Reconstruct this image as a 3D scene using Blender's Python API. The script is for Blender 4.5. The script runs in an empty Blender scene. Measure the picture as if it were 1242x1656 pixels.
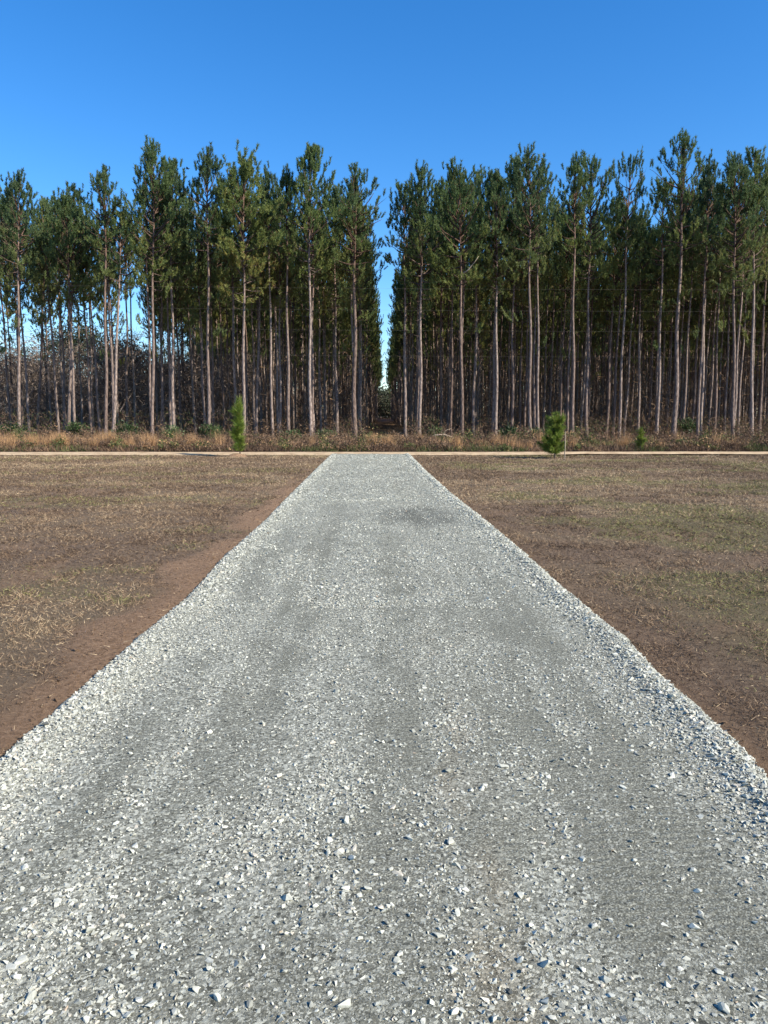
import bpy, bmesh, math, random
import numpy as np
from mathutils import Vector, Matrix

R = math.radians
C = bpy.context.scene.collection
rng = np.random.default_rng(7)
random.seed(7)

# ------------------------------------------------------------------ camera
F, CX, CY, CAMH = 1196.0, 621.0, 828.0, 1.65
PITCH = R(7.62)
cam = bpy.data.cameras.new('camera')
cam.sensor_fit = 'VERTICAL'; cam.sensor_height = 36.0; cam.lens = 36.0 * F / 1656.0
cam.clip_start = 0.05; cam.clip_end = 6000
camo = bpy.data.objects.new('camera', cam); C.objects.link(camo)
camo.location = (0, 0, CAMH); camo.rotation_euler = (math.pi / 2 - PITCH, 0, 0)
bpy.context.scene.camera = camo

# ------------------------------------------------------------------ sky, sun, exposure
SUN_EL = 35.0
SUN_AZ = 118.0            # clockwise from +Y (view direction): to the right and a little behind the camera
sd = Vector((math.sin(R(SUN_AZ)) * math.cos(R(SUN_EL)), math.cos(R(SUN_AZ)) * math.cos(R(SUN_EL)), math.sin(R(SUN_EL))))
W = bpy.data.worlds.new('World'); bpy.context.scene.world = W; W.use_nodes = True
wn = W.node_tree; wn.nodes.clear()
sky = wn.nodes.new('ShaderNodeTexSky'); sky.sky_type = 'NISHITA'; sky.sun_disc = False
sky.sun_elevation = R(SUN_EL); sky.sun_rotation = R(SUN_AZ)
sky.air_density = 1.0; sky.dust_density = 0.15; sky.ozone_density = 5.0; sky.altitude = 0
hs = wn.nodes.new('ShaderNodeHueSaturation'); hs.inputs['Saturation'].default_value = 1.27; hs.inputs['Hue'].default_value = 0.504
bgn = wn.nodes.new('ShaderNodeBackground'); bgn.inputs[1].default_value = 0.122
wo = wn.nodes.new('ShaderNodeOutputWorld')
wn.links.new(sky.outputs[0], hs.inputs['Color']); wn.links.new(hs.outputs[0], bgn.inputs[0]); wn.links.new(bgn.outputs[0], wo.inputs[0])
sl = bpy.data.lights.new('sun', 'SUN'); sl.energy = 5.0; sl.angle = R(0.53); sl.color = (1.0, 0.915, 0.78)
so = bpy.data.objects.new('sun', sl); C.objects.link(so)
so.rotation_euler = sd.to_track_quat('Z', 'Y').to_euler(); so.location = (40, -20, 50)
vs = bpy.context.scene.view_settings
vs.view_transform = 'Standard'; vs.look = 'None'; vs.exposure = 0.86; vs.gamma = 1; vs.use_curve_mapping = False
bpy.context.scene.cycles.max_bounces = 6
bpy.context.scene.cycles.diffuse_bounces = 3
bpy.context.scene.cycles.transparent_max_bounces = 4

# ------------------------------------------------------------------ helpers
def ray(px, py):
    a, b = (px - CX) / F, -(py - CY) / F
    return np.array([a, math.cos(PITCH) + b * math.sin(PITCH), -math.sin(PITCH) + b * math.cos(PITCH)])

def pix(px, py, z=0.0):
    r = ray(px, py); t = (z - CAMH) / r[2]
    return r[0] * t, r[1] * t

def pixd(px, py, y):
    r = ray(px, py); t = y / r[1]
    return r[0] * t, CAMH + r[2] * t

def h2(ix, iy, seed):
    n = (ix.astype(np.int64) * 374761393 + iy.astype(np.int64) * 668265263 + seed * 974711) & 0xffffffff
    n = ((n ^ (n >> 13)) * 1274126177) & 0xffffffff
    n = ((n ^ (n >> 15)) * 2246822519) & 0xffffffff
    return (n ^ (n >> 16)) / 4294967295.0

def vnoise(x, y, seed=0):
    x = np.asarray(x, float); y = np.asarray(y, float)
    ix, iy = np.floor(x), np.floor(y); fx, fy = x - ix, y - iy
    fx = fx * fx * (3 - 2 * fx); fy = fy * fy * (3 - 2 * fy)
    a = h2(ix, iy, seed); b = h2(ix + 1, iy, seed); c = h2(ix, iy + 1, seed); d = h2(ix + 1, iy + 1, seed)
    return (a * (1 - fx) + b * fx) * (1 - fy) + (c * (1 - fx) + d * fx) * fy

def fbm(x, y, seed=0, oct=4):
    s, a, t = 0, 0.5, 0
    for k in range(oct):
        s = s + a * vnoise(np.asarray(x) * 2 ** k, np.asarray(y) * 2 ** k, seed + k * 17); t += a; a *= 0.5
    return s / t

def sstep(a, b, x):
    t = np.clip((np.asarray(x, float) - a) / (b - a), 0, 1); return t * t * (3 - 2 * t)

def unit(v):
    return v / np.maximum(np.linalg.norm(v, axis=-1, keepdims=True), 1e-9)

def mesh(name, v, f, attrs=None, smooth=False):
    v = np.asarray(v, np.float32); f = np.asarray(f, np.int32)
    me = bpy.data.meshes.new(name); k = f.shape[1]
    me.vertices.add(len(v)); me.vertices.foreach_set('co', v.ravel())
    me.loops.add(f.size); me.loops.foreach_set('vertex_index', f.ravel())
    me.polygons.add(len(f)); me.polygons.foreach_set('loop_start', np.arange(0, f.size, k, dtype=np.int32))
    try: me.polygons.foreach_set('loop_total', np.full(len(f), k, np.int32))
    except Exception: pass
    me.polygons.foreach_set('use_smooth', np.full(len(f), smooth, bool))
    for n, a in (attrs or {}).items():
        at = me.attributes.new(n, 'FLOAT', 'POINT'); at.data.foreach_set('value', np.asarray(a, np.float32))
    me.update(calc_edges=True); me.validate()
    return me

def put(name, me, mat=None, parent=None, kind=None):
    if mat and not me.materials: me.materials.append(mat)
    o = bpy.data.objects.new(name, me); C.objects.link(o)
    if parent: o.parent = parent
    if kind: o['kind'] = kind
    return o

def tag(o, label, cat, group=None):
    o['label'] = label; o['category'] = cat
    if group: o['group'] = group
    return o

def thing(name, label, cat, loc=(0, 0, 0), group=None):
    o = bpy.data.objects.new(name, None); C.objects.link(o); o.location = loc
    o.empty_display_size = 0.3
    return tag(o, label, cat, group)

class Acc:
    def __init__(s): s.v, s.f, s.t, s.n = [], [], [], 0
    def add(s, v, f, tone=0.0):
        v = np.asarray(v, float).reshape(-1, 3); f = np.asarray(f).reshape(-1, 3)
        s.v.append(v); s.f.append(f + s.n); s.n += len(v)
        s.t.append(np.full(len(v), tone) if np.isscalar(tone) else np.asarray(tone))
    def mesh(s, name, smooth=False):
        return mesh(name, np.concatenate(s.v), np.concatenate(s.f), {'tone': np.concatenate(s.t)}, smooth)

def tube(pts, rad, sides=6):
    p = np.asarray(pts, float); n = len(p); r = np.broadcast_to(np.asarray(rad, float), (n,))
    d = unit(np.gradient(p, axis=0)); up = np.array([1.0, 0.13, 0.07])
    if abs(np.dot(unit(d.mean(0)), unit(up))) > 0.9: up = np.array([0.1, 1.0, 0.2])
    a = unit(np.cross(d, up)); b = np.cross(d, a)
    th = np.linspace(0, 2 * np.pi, sides, endpoint=False)
    v = p[:, None] + r[:, None, None] * (np.cos(th)[None, :, None] * a[:, None] + np.sin(th)[None, :, None] * b[:, None])
    v = v.reshape(-1, 3); i = np.arange(n - 1)[:, None] * sides; j = np.arange(sides)[None]
    q0 = i + j; q1 = i + (j + 1) % sides; q2 = q1 + sides; q3 = q0 + sides
    f = np.concatenate([np.stack([q0, q1, q2], -1).reshape(-1, 3), np.stack([q0, q2, q3], -1).reshape(-1, 3)])
    c = len(v); v = np.concatenate([v, p[-1:], p[:1]])
    e = (n - 1) * sides; k = np.arange(sides)
    f = np.concatenate([f, np.stack([e + k, e + (k + 1) % sides, np.full(sides, c)], -1), np.stack([(k + 1) % sides, k, np.full(sides, c + 1)], -1)])
    return v, f

def blades(P, D, L, Wd, rg):
    """one narrow triangle per blade, rooted at P along D"""
    n = len(P); s = unit(np.cross(D, rg.normal(size=(n, 3))))
    Wd = np.broadcast_to(Wd, (n,)); L = np.broadcast_to(L, (n,))
    v = np.stack([P - s * Wd[:, None] / 2, P + s * Wd[:, None] / 2, P + D * L[:, None]], 1).reshape(-1, 3)
    return v, np.arange(3 * n).reshape(-1, 3)

# ------------------------------------------------------------------ materials
def mat(name):
    m = bpy.data.materials.new(name); m.use_nodes = True; nt = m.node_tree; nt.nodes.clear()
    out = nt.nodes.new('ShaderNodeOutputMaterial'); b = nt.nodes.new('ShaderNodeBsdfPrincipled')
    b.inputs['Roughness'].default_value = 0.9; b.inputs['Specular IOR Level'].default_value = 0.2
    nt.links.new(b.outputs[0], out.inputs[0])
    return m, nt, b, out

def nd(nt, typ, **kw):
    n = nt.nodes.new('ShaderNode' + typ)
    for k, v in kw.items():
        if k in n.inputs: n.inputs[k].default_value = v
        else: setattr(n, k, v)
    return n

def ramp(nt, fac, stops):
    r = nt.nodes.new('ShaderNodeValToRGB'); e = r.color_ramp.elements
    while len(e) < len(stops): e.new(0.5)
    for k, (p, c) in enumerate(stops):
        e[k].position = p; e[k].color = (*c, 1) if len(c) == 3 else c
    nt.links.new(fac, r.inputs[0]); return r.outputs[0]

def g1(x): return (x, x, x)

def mix(nt, fac, a, b, mode='MIX'):
    m = nt.nodes.new('ShaderNodeMix'); m.data_type = 'RGBA'; m.blend_type = mode
    for s, v in ((m.inputs[0], fac), (m.inputs[6], a), (m.inputs[7], b)):
        if isinstance(v, (int, float)): s.default_value = v
        elif isinstance(v, tuple): s.default_value = (*v, 1)
        else: nt.links.new(v, s)
    return m.outputs[2]

def noise(nt, scale, detail=4, co=None, rough=0.6):
    n = nd(nt, 'TexNoise', Scale=scale, Detail=detail, Roughness=rough)
    if co is not None: nt.links.new(co, n.inputs['Vector'])
    return n.outputs['Fac']

def mathn(nt, op, a, b=0.0):
    m = nt.nodes.new('ShaderNodeMath'); m.operation = op
    for s, v in ((m.inputs[0], a), (m.inputs[1], b)):
        if isinstance(v, (int, float)): s.default_value = v
        else: nt.links.new(v, s)
    return m.outputs[0]

def attr(nt, name):
    a = nt.nodes.new('ShaderNodeAttribute'); a.attribute_name = name; return a.outputs['Fac']

def objco(nt): return nt.nodes.new('ShaderNodeTexCoord').outputs['Object']

def bump(nt, b, h, strength, dist):
    n = nd(nt, 'Bump', Strength=strength, Distance=dist); nt.links.new(h, n.inputs['Height']); nt.links.new(n.outputs[0], b.inputs['Normal'])

def mat_tone(name, stops, rough=0.9, trans=0.0, tint=None):
    """colour picked along a ramp by the piece's own tone"""
    m, nt, b, out = mat(name)
    c = ramp(nt, attr(nt, 'tone'), stops)
    if tint:
        oi = nt.nodes.new('ShaderNodeObjectInfo')
        c = mix(nt, oi.outputs['Random'], c, mix(nt, 1.0, c, tint, 'MULTIPLY'))
    nt.links.new(c, b.inputs['Base Color']); b.inputs['Roughness'].default_value = rough
    if trans:
        t = nd(nt, 'BsdfTranslucent'); nt.links.new(c, t.inputs[0])
        s = nd(nt, 'MixShader', Fac=trans); nt.links.new(b.outputs[0], s.inputs[1]); nt.links.new(t.outputs[0], s.inputs[2]); nt.links.new(s.outputs[0], out.inputs[0])
    return m

# field soil
SOIL, nt, b, _ = mat('field_soil'); co = objco(nt)
soil = ramp(nt, noise(nt, 14, 9, co, 0.85), [(0.3, (0.058, 0.036, 0.024)), (0.5, (0.178, 0.124, 0.082)), (0.7, (0.32, 0.24, 0.16))])
dirt = ramp(nt, noise(nt, 22, 7, co, 0.75), [(0.28, (0.125, 0.076, 0.043)), (0.5, (0.285, 0.183, 0.11)), (0.72, (0.42, 0.285, 0.18))])
straw = ramp(nt, noise(nt, 30, 8, co, 0.85), [(0.33, (0.09, 0.062, 0.038)), (0.5, (0.20, 0.148, 0.092)), (0.67, (0.33, 0.255, 0.16))])
green = ramp(nt, noise(nt, 30, 8, co, 0.85), [(0.33, (0.07, 0.066, 0.03)), (0.5, (0.15, 0.14, 0.06)), (0.67, (0.24, 0.225, 0.10))])
c = mix(nt, attr(nt, 'straw'), soil, straw); c = mix(nt, attr(nt, 'green'), c, green); c = mix(nt, attr(nt, 'dirt'), c, dirt)
nt.links.new(c, b.inputs['Base Color']); bump(nt, b, noise(nt, 38, 8, co, 0.85), 1.0, 0.05)

# plain far ground
FAR, nt, b, _ = mat('far_ground'); co = objco(nt)
nt.links.new(ramp(nt, noise(nt, 0.8, 6, co), [(0.3, (0.06, 0.04, 0.026)), (0.7, (0.14, 0.10, 0.06))]), b.inputs['Base Color'])

# forest litter
LITTER, nt, b, _ = mat('pine_straw_litter'); co = objco(nt)
nt.links.new(ramp(nt, noise(nt, 3.5, 7, co, 0.75), [(0.28, (0.055, 0.03, 0.018)), (0.5, (0.13, 0.066, 0.036)), (0.72, (0.21, 0.12, 0.07))]), b.inputs['Base Color'])
bump(nt, b, noise(nt, 14, 5, co), 0.8, 0.05)

# sandy road
SAND, nt, b, _ = mat('road_sand'); co = objco(nt)
nt.links.new(ramp(nt, noise(nt, 2.0, 6, co), [(0.3, (0.27, 0.185, 0.11)), (0.5, (0.46, 0.34, 0.21)), (0.72, (0.58, 0.45, 0.29))]), b.inputs['Base Color'])
bump(nt, b, noise(nt, 20, 4, co), 0.5, 0.03)

# gravel bed (crushed fines)
BED, nt, b, _ = mat('crushed_gravel_fines'); co = objco(nt)
vo = nd(nt, 'TexVoronoi', Scale=85.0); nt.links.new(co, vo.inputs['Vector'])
vo2 = nd(nt, 'TexVoronoi', Scale=200.0); nt.links.new(co, vo2.inputs['Vector'])
vo3 = nd(nt, 'TexVoronoi', Scale=38.0); nt.links.new(co, vo3.inputs['Vector'])
sep = nd(nt, 'SeparateColor'); nt.links.new(vo.outputs['Color'], sep.inputs[0])
sep2 = nd(nt, 'SeparateColor'); nt.links.new(vo2.outputs['Color'], sep2.inputs[0])
sep3 = nd(nt, 'SeparateColor'); nt.links.new(vo3.outputs['Color'], sep3.inputs[0])
fines = ramp(nt, noise(nt, 60, 6, co, 0.7), [(0.3, (0.122, 0.121, 0.094)), (0.7, (0.23, 0.228, 0.18))])
chip = ramp(nt, sep.outputs[0], [(0.0, (0.06, 0.062, 0.05)), (0.4, (0.25, 0.252, 0.204)), (1.0, (0.58, 0.585, 0.49))])
chip2 = ramp(nt, sep2.outputs[0], [(0.0, (0.06, 0.062, 0.05)), (0.4, (0.235, 0.237, 0.192)), (1.0, (0.53, 0.535, 0.45))])
chip3 = ramp(nt, sep3.outputs[0], [(0.0, (0.15, 0.153, 0.125)), (1.0, (0.50, 0.51, 0.43))])
damp = attr(nt, 'damp')
lo = mathn(nt, 'SUBTRACT', 1.0, damp)
m1 = mathn(nt, 'MULTIPLY', mathn(nt, 'GREATER_THAN', sep2.outputs[1], 0.45), mathn(nt, 'MULTIPLY_ADD', lo, 0.6))
c = mix(nt, mathn(nt, 'MULTIPLY', mathn(nt, 'GREATER_THAN', sep2.outputs[1], 0.35), 0.75), fines, chip2)
gate = mathn(nt, 'GREATER_THAN', mathn(nt, 'SUBTRACT', sep.outputs[1], mathn(nt, 'MULTIPLY', damp, 0.65)), 0.35)
c = mix(nt, gate, c, chip)
gate3 = mathn(nt, 'GREATER_THAN', mathn(nt, 'SUBTRACT', sep3.outputs[1], mathn(nt, 'MULTIPLY', damp, 0.5)), 0.62)
c = mix(nt, mathn(nt, 'MULTIPLY', gate3, 0.35), c, chip3)
c = mix(nt, mathn(nt, 'MULTIPLY', damp, 0.5), c, mix(nt, 1.0, c, (0.68, 0.68, 0.65), 'MULTIPLY'))
c = mix(nt, mathn(nt, 'MULTIPLY', attr(nt, 'stain'), 0.8), c, mix(nt, 1.0, c, (0.40, 0.41, 0.42), 'MULTIPLY'))
c = mix(nt, mathn(nt, 'MULTIPLY', attr(nt, 'earth'), 0.8), c, mix(nt, 1.0, c, (1.0, 0.80, 0.62), 'MULTIPLY'))
nt.links.new(c, b.inputs['Base Color'])
wav = nd(nt, 'TexWave', Scale=7.0, Distortion=5.0, Detail=3.0); wav.bands_direction = 'Y'; nt.links.new(co, wav.inputs['Vector'])
wav.inputs['Detail Scale'].default_value = 2.0
hgt = mathn(nt, 'ADD', mathn(nt, 'MULTIPLY', sep.outputs[2], mathn(nt, 'MULTIPLY', gate, 0.9)), mathn(nt, 'MULTIPLY', sep2.outputs[2], 0.35))
hgt = mathn(nt, 'ADD', hgt, mathn(nt, 'MULTIPLY', mathn(nt, 'MULTIPLY', gate3, sep3.outputs[2]), 1.2))
hgt = mathn(nt, 'ADD', hgt, mathn(nt, 'MULTIPLY', wav.outputs['Fac'], mathn(nt, 'MULTIPLY', damp, 0.38)))
hgt = mathn(nt, 'ADD', hgt, mathn(nt, 'MULTIPLY', noise(nt, 130, 5, co, 0.7), 0.8))
bump(nt, b, hgt, 1.0, 0.009)

# stones
STONE, nt, b, _ = mat('crushed_stone'); co = objco(nt)
c = ramp(nt, attr(nt, 'tone'), [(0.0, (0.085, 0.09, 0.082)), (0.12, (0.17, 0.174, 0.148)), (0.55, (0.36, 0.366, 0.312)), (0.9, (0.57, 0.575, 0.49)), (1.0, (0.40, 0.32, 0.23))])
c = mix(nt, 0.35, c, mix(nt, 1.0, c, ramp(nt, noise(nt, 90, 4, co), [(0.3, g1(0.55)), (0.7, g1(1.25))]), 'MULTIPLY'))
nt.links.new(c, b.inputs['Base Color']); bump(nt, b, noise(nt, 220, 4, co), 0.35, 0.003)

GRASS = mat_tone('dry_turf_blades', [(0.0, (0.065, 0.041, 0.027)), (0.3, (0.165, 0.112, 0.073)), (0.6, (0.31, 0.22, 0.135)), (0.8, (0.50, 0.385, 0.24)), (0.81, (0.15, 0.15, 0.05)), (1.0, (0.29, 0.28, 0.11))], 0.85, 0.15)
BROOM = mat_tone('broomsedge_straw', [(0.0, (0.08, 0.05, 0.033)), (0.25, (0.19, 0.128, 0.085)), (0.45, (0.36, 0.215, 0.11)), (0.7, (0.62, 0.39, 0.19)), (0.71, (0.05, 0.065, 0.02)), (1.0, (0.13, 0.15, 0.055))], 0.85, 0.2)
TWIG = mat_tone('bare_twigs', [(0.0, (0.07, 0.05, 0.038)), (0.5, (0.19, 0.145, 0.115)), (1.0, (0.34, 0.275, 0.23))])
NEEDLE = mat_tone('pine_needles', [(0.0, (0.062, 0.10, 0.052)), (0.35, (0.098, 0.15, 0.066)), (0.7, (0.155, 0.19, 0.07)), (0.9, (0.20, 0.22, 0.08)), (1.0, (0.20, 0.125, 0.06))], 0.5, 0.38, (1.3, 1.25, 1.0))
YOUNG = mat_tone('young_pine_needles', [(0.0, (0.05, 0.09, 0.015)), (0.5, (0.15, 0.22, 0.035)), (0.85, (0.30, 0.36, 0.08)), (1.0, (0.19, 0.17, 0.07))], 0.5, 0.3)
LEAF = mat_tone('broad_leaves', [(0.0, (0.025, 0.045, 0.018)), (0.5, (0.065, 0.10, 0.035)), (1.0, (0.17, 0.21, 0.10))], 0.4, 0.2)
FARLEAF = mat_tone('far_foliage', [(0.0, (0.035, 0.048, 0.032)), (0.6, (0.06, 0.072, 0.045)), (1.0, (0.12, 0.095, 0.07))], 0.8, 0.15)

BARK, nt, b, _ = mat('pine_bark'); co = objco(nt)
mp = nd(nt, 'Mapping'); mp.inputs['Scale'].default_value = (9, 9, 2.2); nt.links.new(co, mp.inputs[0])
vb = nd(nt, 'TexVoronoi', Scale=1.6); nt.links.new(mp.outputs[0], vb.inputs['Vector'])
n1 = noise(nt, 2.2, 5, mp.outputs[0], 0.7)
c = ramp(nt, n1, [(0.3, (0.15, 0.11, 0.09)), (0.5, (0.32, 0.255, 0.22)), (0.72, (0.50, 0.42, 0.37))])
c = mix(nt, mathn(nt, 'MULTIPLY', ramp(nt, vb.outputs['Distance'], [(0.35, g1(0)), (0.7, g1(1))]), 0.6), c, (0.06, 0.042, 0.036))
sx = nd(nt, 'SeparateXYZ'); nt.links.new(co, sx.inputs[0])
up = nd(nt, 'MapRange'); up.inputs[1].default_value = 8; up.inputs[2].default_value = 15; nt.links.new(sx.outputs[2], up.inputs[0])
c = mix(nt, mathn(nt, 'MULTIPLY', up.outputs[0], 0.6), c, mix(nt, 1.0, c, (1.15, 0.86, 0.68), 'MULTIPLY'))
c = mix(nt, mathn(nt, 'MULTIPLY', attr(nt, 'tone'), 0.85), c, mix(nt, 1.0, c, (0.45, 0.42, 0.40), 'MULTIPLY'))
oi = nt.nodes.new('ShaderNodeObjectInfo')
c = mix(nt, oi.outputs['Random'], c, mix(nt, 1.0, c, (0.55, 0.49, 0.46), 'MULTIPLY'))
nt.links.new(c, b.inputs['Base Color']); bump(nt, b, n1, 0.8, 0.04)

GREYBARK, nt, b, _ = mat('hardwood_bark'); co = objco(nt)
nt.links.new(ramp(nt, noise(nt, 5, 5, co), [(0.3, (0.10, 0.085, 0.07)), (0.7, (0.26, 0.225, 0.195))]), b.inputs['Base Color'])
WOOD, nt, b, _ = mat('weathered_wood'); co = objco(nt)
nt.links.new(ramp(nt, noise(nt, 18, 4, co), [(0.3, (0.26, 0.20, 0.14)), (0.7, (0.44, 0.36, 0.27))]), b.inputs['Base Color'])
METAL, nt, b, _ = mat('dull_wire'); b.inputs['Base Color'].default_value = (0.16, 0.14, 0.12, 1); b.inputs['Roughness'].default_value = 0.6
FEATHER, nt, b, _ = mat('dark_feathers'); b.inputs['Base Color'].default_value = (0.03, 0.028, 0.028, 1)
for mm in (METAL, FEATHER):
    nt = mm.node_tree; bb = [n for n in nt.nodes if n.type == 'BSDF_PRINCIPLED'][0]
    base = tuple(bb.inputs['Base Color'].default_value)[:3]
    nt.links.new(ramp(nt, noise(nt, 30, 3, objco(nt)), [(0.3, tuple(0.8 * k for k in base)), (0.7, tuple(1.25 * k for k in base))]), bb.inputs['Base Color'])

# ------------------------------------------------------------------ the gravel drive's outline (on the ground)
LP = [(535, 737), (506, 765), (478, 793), (422, 850), (360, 905), (325, 945), (300, 972), (235, 1025), (145, 1105), (90, 1155), (40, 1195), (0, 1232)]
RP = [(662, 736), (690, 764), (730, 800), (793, 850), (843, 892), (901, 945), (966, 1000), (1011, 1035), (1071, 1100), (1141, 1160), (1211, 1225), (1252, 1275)]
lw = np.array([pix(*p) for p in LP])[::-1]; rw = np.array([pix(*p) for p in RP])[::-1]
y_end = 29.35
def xl(y): return np.interp(y, np.r_[-8, lw[:, 1], 40], np.r_[lw[0, 0], lw[:, 0], lw[-1, 0]])
def xr(y): return np.interp(y, np.r_[-8, rw[:, 1], 40], np.r_[rw[0, 0], rw[:, 0], rw[-1, 0]])
def uco(x, y):
    a, c2 = xl(y), xr(y); return (x - (a + c2) / 2) / ((c2 - a) / 2)
def u2x(u, y):
    a, c2 = xl(y), xr(y); return (a + c2) / 2 + u * (c2 - a) / 2
sx_, sy_ = pix(684, 838)
def damp_f(u, y):
    yy = np.asarray(y, float)
    d = 1.0 * np.exp(-((u - 0.56) / 0.25) ** 2) * sstep(1.6, 2.4, yy) * (1 - sstep(5.0, 8.5, yy))
    d = d + 0.45 * np.exp(-((u - 0.47) / 0.12) ** 2) * sstep(6, 8, yy) * (1 - sstep(18, 28, yy))
    d = d + 0.5 * np.exp(-((u - 0.08) / 0.16) ** 2) * (1 - sstep(7, 14, yy))
    d = d + 0.4 * np.exp(-((u + 0.38) / 0.10) ** 2) * (1 - sstep(10, 25, yy))
    n = fbm(u * 5.5, yy * 0.55, 31, 4) - 0.5
    n2 = fbm(u * 9, yy * 3.0, 57, 3) - 0.5
    d = d + 1.3 * n + 1.0 * n2 + 1.25 * (fbm(u * 15, yy * 0.13, 37, 3) - 0.5)
    d = d * (1 - sstep(0.80, 0.95, np.abs(u))) * (1 - 0.55 * sstep(8, 18, yy))
    return np.clip(d, 0, 1)
def stain_f(x, y):
    q = ((x - sx_) / 0.75) ** 2 + ((y - sy_) / 1.3) ** 2
    return np.clip((1.15 - q) * 1.2, 0, 1) * (0.45 + 0.55 * fbm(x * 3, y * 2, 91, 3))
def earth_f(u, y):
    return np.clip(np.exp(-((u - 0.21) / 0.06) ** 2) * (1 - sstep(3.2, 6, y)) * 1.6 * (fbm(u * 12, y * 3, 77, 3) - 0.38), 0, 1)
def drive_z(x, y):
    u = uco(x, y); au = np.abs(u)
    z = 0.035 + 0.012 * (1 - u * u)
    z = z + 0.022 * np.exp(-((u - 0.93) / 0.05) ** 2) * (0.5 + fbm(y * 1.5, y * 0, 5, 3)) + 0.018 * np.exp(-((u + 0.92) / 0.06) ** 2)
    z = z - 0.008 * np.exp(-((u - 0.5) / 0.2) ** 2) - 0.006 * np.exp(-((u + 0.38) / 0.15) ** 2)
    z = z + 0.010 * (fbm(x * 3, y * 1.2, 3, 4) - 0.5)
    z = z * (1 - sstep(0.965, 1.03, au)) - 0.03 * sstep(0.98, 1.03, au)
    return z
def field_z(x, y):
    return 0.022 * (fbm(x * 1.3, y * 1.3, 11, 4) - 0.5) + 0.042 * (fbm(x * 4.2, y * 4.2, 13, 2) - 0.5) * sstep(1.0, 1.12, np.abs(uco(x, y))) + 0.05 * (fbm(x * 0.15, y * 0.15, 12, 2) - 0.5) * sstep(2.0, 5.0, np.abs(x)) * (1 - sstep(24, 28, y))
def field_mix(x, y):
    u = uco(x, y); w = (xr(y) - xl(y)) / 2
    dl = -(u + 1) * w; dr = (u - 1) * w                       # metres from each edge
    nz = fbm(x * 1.1, y * 0.9, 21, 4)
    wl = 0.22 + 0.26 * (fbm(y * 0.5, x * 0, 23, 3) - 0.5) * 2
    dirt = np.where(x < 0, 1 - sstep(wl * 0.7, wl * 1.5 + 0.15, dl + (nz - 0.5) * 1.3), 0) * (1 - sstep(13, 24, y) * 0.7)
    dirt = np.where(x > 0, np.maximum((1 - sstep(0.05, 0.28, dr + (nz - 0.5) * 0.3)) * (0.22 + 0.6 * (1 - sstep(3, 4.4, y))), 0.3 * sstep(0.62, 0.72, nz)), np.maximum(dirt, 0.5 * sstep(0.64, 0.74, nz)))
    gr = sstep(0.52, 0.66, fbm(x * 0.33 + 4.2, y * 0.75 + 1.7, 25, 3)) * np.where(x > 0, 0.52, 0.28) * (1 - dirt)
    gr = gr * np.where(x > 0, sstep(0.25, 1.4, dr), 1)
    st = sstep(0.40, 0.68, fbm(x * 0.5 + 9, y * 0.8 + 3, 27, 4))
    tan = np.exp(-((x + 2.9) / 0.75) ** 2 - ((y - 5.6) / 1.6) ** 2)
    st = np.clip(np.where(x > 0, 0.75 * st * sstep(3, 14, y) + 0.12 * st, 0.8 * st * (0.35 + 0.65 * sstep(8, 16, y))) + 0.95 * tan + 0.25 * sstep(14, 24, y), 0, 1) * (1 - dirt)
    return dirt, gr, st

# ------------------------------------------------------------------ ground, field, road, drive
def sheet(name, x0, x1, y0, y1, z, m):
    return put(name, mesh(name, [(x0, y0, z), (x1, y0, z), (x1, y1, z), (x0, y1, z)], [(0, 1, 2, 3)]), m, kind='structure')
sheet('ground', -2500, 2500, -2500, 2500, -0.12, FAR)

def grid(xs, ys, zf):
    X, Y = np.meshgrid(xs, ys); v = np.stack([X, Y, zf(X, Y)], -1).reshape(-1, 3)
    nx, ny = len(xs), len(ys); i = (np.arange(ny - 1)[:, None] * nx + np.arange(nx - 1)[None]).ravel()
    return v, np.stack([i, i + 1, i + nx + 1, i + nx], -1)
fxs = np.unique(np.r_[np.linspace(-60, -20, 30), np.arange(-20, 20.01, 0.14), np.linspace(20, 60, 30)])
fys = np.unique(np.r_[np.linspace(-12, 1.5, 12), np.arange(1.5, 14, 0.12), np.arange(14, 28.9, 0.18)])
v, f = grid(fxs, fys, lambda x, y: field_z(x, y) - 0.03 * (np.abs(uco(x, y)) < 0.97))
di, gr, st = field_mix(v[:, 0], v[:, 1])
put('field', mesh('field', v, f, {'dirt': di, 'green': gr, 'straw': st}, True), SOIL, kind='structure')

rx = np.linspace(-90, 90, 181)
def road_edges(x): return 28.95 + 0.5 * (fbm(x * 0.6, x * 0, 41, 4) - 0.5) + np.where(x > 3, 0.8 * sstep(3, 9, x), -0.1), 31.3 + 0.3 * (fbm(x * 0.5, x * 0, 43, 3) - 0.5)
a_, b_ = road_edges(rx)
v = np.concatenate([np.stack([rx, a_ * (1 - t) + b_ * t, 0.02 + 0.05 * np.sin(np.pi * t) * np.ones_like(rx)], -1) for t in np.linspace(0, 1, 7)])
i = (np.arange(6)[:, None] * 181 + np.arange(180)[None]).ravel()
put('sand_road', mesh('sand_road', v, np.stack([i, i + 1, i + 182, i + 181], -1), None, True), SAND, kind='structure')

v, f = grid(np.linspace(-130, 130, 131), np.unique(np.r_[np.linspace(28.6, 60, 60), np.linspace(60, 330, 60)]),
            lambda x, y: 0.0 + 0.10 * (fbm(x * 0.5, y * 0.5, 51, 3) - 0.5) * sstep(33, 36, y) - 0.06 * (1 - sstep(31, 33, y)))
put('forest_floor', mesh('forest_floor', v, f, None, True), LITTER, kind='structure')

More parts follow.
